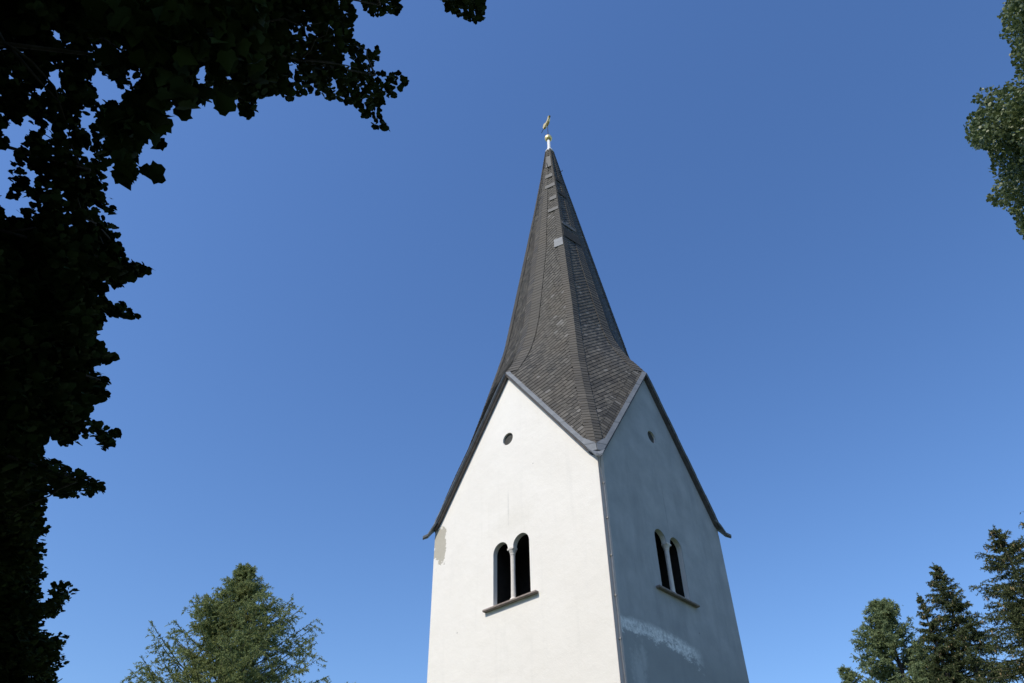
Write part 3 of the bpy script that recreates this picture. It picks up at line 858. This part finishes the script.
for (tx, ty, td, sz) in ((375, 75, 10.4, 7), (300, 60, 9.6, 7.5), (240, 30, 9.0, 6), (110, 260, 8.6, 5), (90, 170, 8.4, 5.5), (100, 380, 9.3, 4.5), (80, 480, 10.2, 4), (380, 5, 10.5, 8), (140, 60, 6.4, 5), (30, 330, 8.8, 5)):
    st = base + Vector((0.15, 0.2, sz))
    pts = limb(st, U1(tx, ty, td), 0.06, 0.01)
    for k in range(3, 8):
        for _ in range(3):
            # short side shoots that stay inside the crown
            o = pts[k] + Vector((random.uniform(-1, 1), random.uniform(-1, 1), random.uniform(-0.7, 0.7))) * 0.7
            ax, ay = project(np.array([list(o)])); 
            if np.isnan(ax[0]) or lime_mask(ax, ay)[0] or ax[0] < 0 or ay[0] < 0: limb(pts[k], o, 0.014, 0.004, 0.05, 4)
for k in range(16):
    a_ = random.uniform(-170, 10); rr = random.uniform(4, 6.5)
    limb(base + Vector((0.1, 0.2, random.uniform(4, 12))), base + Vector((rr * math.cos(R_(a_)), rr * math.sin(R_(a_)), random.uniform(7, 15))), 0.14, 0.02, 0.8)
lb.build('limb', M_bark, lime, True)

# ------------------------------------------------------------------ broadleaf tree at the upper right
DEC = [(1005, -60), (1007, 0), (1003, 10), (1000, 18), (1003, 26), (1000, 33), (999, 38), (1008, 42), (1014, 50), (1012, 60), (1015, 70), (1013, 80), (1000, 86), (990, 86), (981, 88), (974, 95), (973, 102), (980, 104),
       (976, 112), (967, 117), (964, 127), (965, 138), (974, 149), (985, 148), (992, 158), (990, 170), (995, 180), (989, 194), (987, 204), (1000, 207), (1012, 213), (1016, 222), (1018, 234), (1026, 240), (1200, 300), (1400, 100), (1400, -200), (1005, -200)]
dpos = np.array([15.9, 0.6])
dc = empty('broadleaf_tree', (19.0, -1.0, 0)); tag(dc, 'olive green broadleaf tree reaching into the upper right edge above the conifers', 'tree')
# cluster centres: explicit clumps at the visible edge plus a crown body beyond the frame
cl = []
for _ in range(9000):
    xx, yy = rng.uniform(960, 1180), rng.uniform(-90, 260)
    a1, a2 = np.array([xx]), np.array([yy])
    if inpoly(a1, a2, DEC)[0] and inpoly(a1 - 5, a2, DEC)[0]:
        cl.append((xx, yy, rng.uniform(20.0, 24.0)))
    if len(cl) >= 700: break
cl = np.array(cl); Cc = unproject(cl[:, 0], cl[:, 1], cl[:, 2])
npl = 110
PP = np.repeat(Cc, npl, axis=0) + rng.normal(size=(len(Cc) * npl, 3)) * np.array([0.25, 0.25, 0.12])
px, py = project(PP)
px, py = np.nan_to_num(px, nan=9999), np.nan_to_num(py, nan=9999)
jx = px + rng.normal(0, 1.2, len(px))
kk_ = inpoly(jx, py, DEC)
PP = PP[kk_]
Vd, Fd = leaves(PP, 0.072 * rng.uniform(0.7, 1.2, len(PP)), up=0.05)
M_dec = leaf_mat('broad_leaf', (0.055, 0.09, 0.03), (0.16, 0.20, 0.08), (0.10, 0.125, 0.05), 0.45, 0.28, 0.4)
np_mesh('crown', Vd, Fd, 5, M_dec, dc)
tk = MB(); b0 = Vector((19.0, -1.0, 0))
tk.tube([b0, b0 + Vector((0, 0, 4)), b0 + Vector((-0.2, 0.3, 10)), b0 + Vector((-0.3, 0.2, 16)), b0 + Vector((-0.2, 0.3, 23))], [0.5, 0.4, 0.3, 0.18, 0.05], 12)
tk.build('trunk', M_bark, dc, True)
lb2 = MB()
for k in range(40):
    c = Cc[rng.integers(len(Cc))]
    limb(b0 + Vector((-0.2, 0.2, max(6, float(c[2]) - random.uniform(2, 5)))), Vector(c), 0.07, 0.01, 0.2, 6, lb2)
lb2.build('limb', M_bark, dc, True)

# ------------------------------------------------------------------ conifers
def needles(segs, per_m, size, spread, droop=0.0):
    """small needle sprays along twig segments: segs (n,2,3)"""
    L = np.linalg.norm(segs[:, 1] - segs[:, 0], axis=1)
    cnt = np.maximum(1, rng.poisson(L * per_m)); idx = np.repeat(np.arange(len(segs)), cnt)
    t = rng.uniform(size=len(idx))[:, None]
    P = segs[idx, 0] * (1 - t) + segs[idx, 1] * t
    ax = segs[idx, 1] - segs[idx, 0]; ax /= np.linalg.norm(ax, axis=1)[:, None] + 1e-9
    n = len(P)
    d = rand_unit(n) + ax * 0.9; d[:, 2] -= droop; d /= np.linalg.norm(d, axis=1)[:, None]
    s = np.cross(d, rand_unit(n)); s /= np.linalg.norm(s, axis=1)[:, None] + 1e-9
    ln = size * rng.uniform(0.6, 1.3, n)[:, None]; wd = ln * spread
    P = P + rand_unit(n) * size * 0.2
    V = np.stack([P - s * wd * 0.5, P + s * wd * 0.5, P + d * ln + s * wd * 0.25, P + d * ln - s * wd * 0.25], axis=1).reshape(-1, 3)
    F = (np.arange(n) * 4)[:, None] + np.array([[0, 1, 2, 3]])
    return V, F

def conifer(name, label, az, dist, ztop, prof, kind, mats, seed, group=None, density=1.0, lean=0.0, zvis=0.35, azf=None, sc=1.0, var=(0.72, 1.12)):
    """prof: list (distance below top, crown radius)"""
    r = random.Random(seed)
    x0 = CAM[0] + dist * math.cos(R_(az)); y0 = CAM[1] + dist * math.sin(R_(az))
    root = empty(name, (x0, y0, 0)); tag(root, label, 'tree', group)
    b = Vector((x0, y0, 0))
    tk = MB(); H = ztop
    def axis(z): return b + Vector((lean * math.sin(z * 0.35), lean * math.cos(z * 0.3), z))
    zs_ = [0, 1, 3, 6, H * 0.6, H * 0.8, H * 0.92, H - 0.1]
    tk.tube([axis(z) for z in zs_], [max(0.012, 0.022 * (H - z) + 0.012) for z in zs_], 8)
    tk.build('trunk', mats[0], root, True)
    br = MB(); segs = []; tips = []
    z = H - 0.15; hs = 0
    pz, pr = zip(*[(a_ * sc, c_ * sc) for a_, c_ in prof])
    while z > 2.2:
        below = H - z
        R0 = float(np.interp(below, pz, pr))
        nb_ = (6 if below > 1.2 else 4) if kind == 'spruce' else 4
        if below < 0.8: nb_ = 4
        far_low = below > 9
        for k in range(nb_):
            a_ = r.uniform(0, 2 * math.pi)
            L = R0 * r.uniform(*var)
            if azf: L *= azf(a_, below)
            if kind == 'spruce': d0, curve = -0.15, 0.28
            else: d0, curve = (0.55, 0.25)
            if kind == 'larch': d0 = 0.5 if below < 2 else 0.45 if below < 5 else 0.3
            if kind == 'spruce' and below < 2.6: d0 = 0.45 - 0.22 * below
            out = Vector((math.cos(a_), math.sin(a_), 0))
            n = 7; pts = []
            for i in range(n + 1):
                t = i / n
                if kind == 'spruce': h = L * (d0 * t + curve * (t * t - 0.55 * t))
                else: h = L * (d0 * t * 0.7 + curve * t * t)
                pts.append(axis(z) + out * (L * t) + Vector((0, 0, h)) + Vector((r.uniform(-1, 1), r.uniform(-1, 1), r.uniform(-1, 1))) * 0.025)
            br.tube(pts, [max(0.006, 0.030 * (1 - i / n) * min(1, L / 2.5) + 0.005) for i in range(n + 1)], 4, cap=False)
            side = Vector((-out.y, out.x, 0))
            for i in range(n):
                segs.append((pts[i], pts[i + 1]) if i >= 2 else (pts[i].lerp(pts[i + 1], 0.7), pts[i + 1]))
                m = 2 if far_low else 4
                for q in range(m):
                    t0 = r.uniform(0, 1); p = pts[i].lerp(pts[i + 1], t0); tt = (i + t0) / n
                    if tt < 0.14 and L > 1: continue
                    sl_ = (0.14 + 0.33 * L * (1 - (0.85 if kind == 'larch' else 1.0) * tt) * 0.62 + 0.10) * r.uniform(0.6, 1.15)
                    if kind == 'spruce': sl_ = min(sl_, 0.30 * L + 0.05) * (0.75 if L < 1 else 0.9)
                    sg = r.choice((-1, 1))
                    dv = (out * r.uniform(0.45, 0.9) + side * sg * r.uniform(0.5, 1.0)).normalized()
                    if kind == 'spruce': dv.z = r.uniform(-0.55, -0.05)
                    elif kind == 'larch': dv.z = r.uniform(-0.8, 0.4)
                    e = p + dv * sl_
                    segs.append((p, e))
                    if sl_ > 0.35:
                        for _ in range(2 if far_low else 3):
                            c = p.lerp(e, r.uniform(0.3, 1.0)); dd = Vector((r.uniform(-1, 1), r.uniform(-1, 1), r.uniform(-1.3, 0.1) if kind == 'spruce' else r.uniform(-0.9, 0.8))) * 0.22
                            segs.append((c, c + dd))
                    if kind == 'spruce': tips.append(e)
        z -= ((0.27 if below > 1 else 0.2) if kind == 'spruce' else 0.20) * (1 + 0.06 * below) * r.uniform(0.8, 1.2) / density * (1 + 0.6 * (sc - 1))
    segs.append((axis(H - 0.8), axis(H + 0.1))); segs.append((axis(H - 0.8), axis(H + 0.1)))
    br.build('limb', mats[0], root)
    S = np.array([[list(a), list(c)] for a, c in segs])
    if kind == 'spruce': V, F = needles(S, 60, 0.06 * sc ** 0.6, 0.36, 0.1)
    else: V, F = needles(S, 62, 0.075 * sc ** 0.6, 0.34, 0.0)
    np_mesh('crown', V, F, 4, mats[1], root)
    if kind == 'spruce':
        tc_ = [t for t in tips if t.z > H - 6.0 and r.random() < 0.085]
        cm = MB()
        for t in tc_:
            l = r.uniform(0.09, 0.13); w_ = 0.022
            cm.add([(t.x, t.y, t.z), (t.x + w_, t.y, t.z - l * 0.4), (t.x, t.y + w_, t.z - l * 0.4), (t.x - w_, t.y, t.z - l * 0.4), (t.x, t.y - w_, t.z - l * 0.4), (t.x, t.y, t.z - l)],
                   [(0, 1, 2), (0, 2, 3), (0, 3, 4), (0, 4, 1), (5, 2, 1), (5, 3, 2), (5, 4, 3), (5, 1, 4)])
        if tc_:
            co = cm.build('hanging_cones', mats[2], root); tag(co, kind='stuff')
    return root

M_larch = leaf_mat('larch_needles', (0.14, 0.185, 0.075), (0.28, 0.32, 0.13), (0.23, 0.24, 0.085), 0.7, 0.35, 0.15)
M_larch2 = leaf_mat('fresh_larch_needles', (0.15, 0.20, 0.10), (0.28, 0.33, 0.16), (0.21, 0.25, 0.11), 0.7, 0.35, 0.15)
M_spruce = leaf_mat('spruce_needles', (0.055, 0.075, 0.032), (0.12, 0.145, 0.06), (0.09, 0.105, 0.042), 0.6, 0.2, 0.2)
M_cone = simple_mat('cone_scales', (0.28, 0.20, 0.10), (0.40, 0.30, 0.16), 20, 0.8, 0, 0)

def zt(el, d): return 1.6 + d * math.tan(R_(el))
conifer('larch_tree', 'open feathery larch standing alone at the lower left of the tower', 152.4, 30, zt(23.6, 30) - 0.15,
        [(0, 0.1), (0.6, 0.4), (1.8, 1.15), (3.7, 2.6), (5.5, 3.8), (7.4, 4.4), (15, 4.7)], 'larch', (M_twig, M_larch), 4, density=1.25, lean=0.12, var=(0.84, 1.04), azf=lambda a_, bl: 0.97 - 0.15 * math.cos(a_ - R_(222.8)))
conifer('larch_tree', 'pale green larch with a rounded tip, first tree right of the tower', 106.4, 45, zt(19.9, 45) - 0.3,
        [(0, 0.1), (0.4, 0.4), (1.0, 0.8), (2.0, 1.25), (3.5, 1.9), (6, 2.6), (15, 3.0)], 'larch', (M_twig, M_larch2), 9, density=1.2, sc=1.4, var=(0.8, 1.08))
GR = None
conifer('spruce_tree', 'slender dark spruce with a sharp tip between the pale larch and the tallest spruce', 102.3, 44, zt(21.0, 44),
        [(0, 0.05), (0.5, 0.28), (1.2, 0.62), (2.2, 1.0), (3.5, 1.7), (5, 2.2), (15, 2.8)], 'spruce', (M_twig, M_spruce, M_cone), 15, density=1.6, sc=1.42)
conifer('spruce_tree', 'small thin spruce tip rising just left of the slender dark spruce', 103.9, 43, zt(19.4, 43),
        [(0, 0.03), (0.5, 0.16), (1.2, 0.38), (2.2, 0.7), (4, 1.1), (15, 1.8)], 'spruce', (M_twig, M_spruce, M_cone), 16, density=1.3, sc=1.4)
conifer('spruce_tree', 'tallest broad spruce hung with tan cones near the right edge', 97.9, 27, zt(22.3, 27),
        [(0, 0.05), (0.5, 0.35), (1.2, 0.85), (2.2, 1.35), (3.5, 1.9), (5, 2.5), (15, 3.2)], 'spruce', (M_twig, M_spruce, M_cone), 17, density=1.55)
conifer('spruce_tree', 'dark spruce cut off by the right edge of the view', 94.6, 25, zt(23.6, 25),
        [(0, 0.05), (0.5, 0.35), (1.2, 0.8), (2.2, 1.2), (3.5, 1.7), (5, 2.3), (15, 3.0)], 'spruce', (M_twig, M_spruce, M_cone), 18, density=1.1)
conifer('larch_tree', 'tiny bare-looking treetop poking up left of the pale larch', 109.8, 45, zt(16.0, 45),
        [(0, 0.04), (0.5, 0.25), (1.2, 0.5), (2.2, 0.8), (15, 2)], 'larch', (M_twig, M_larch2), 19, density=0.7)
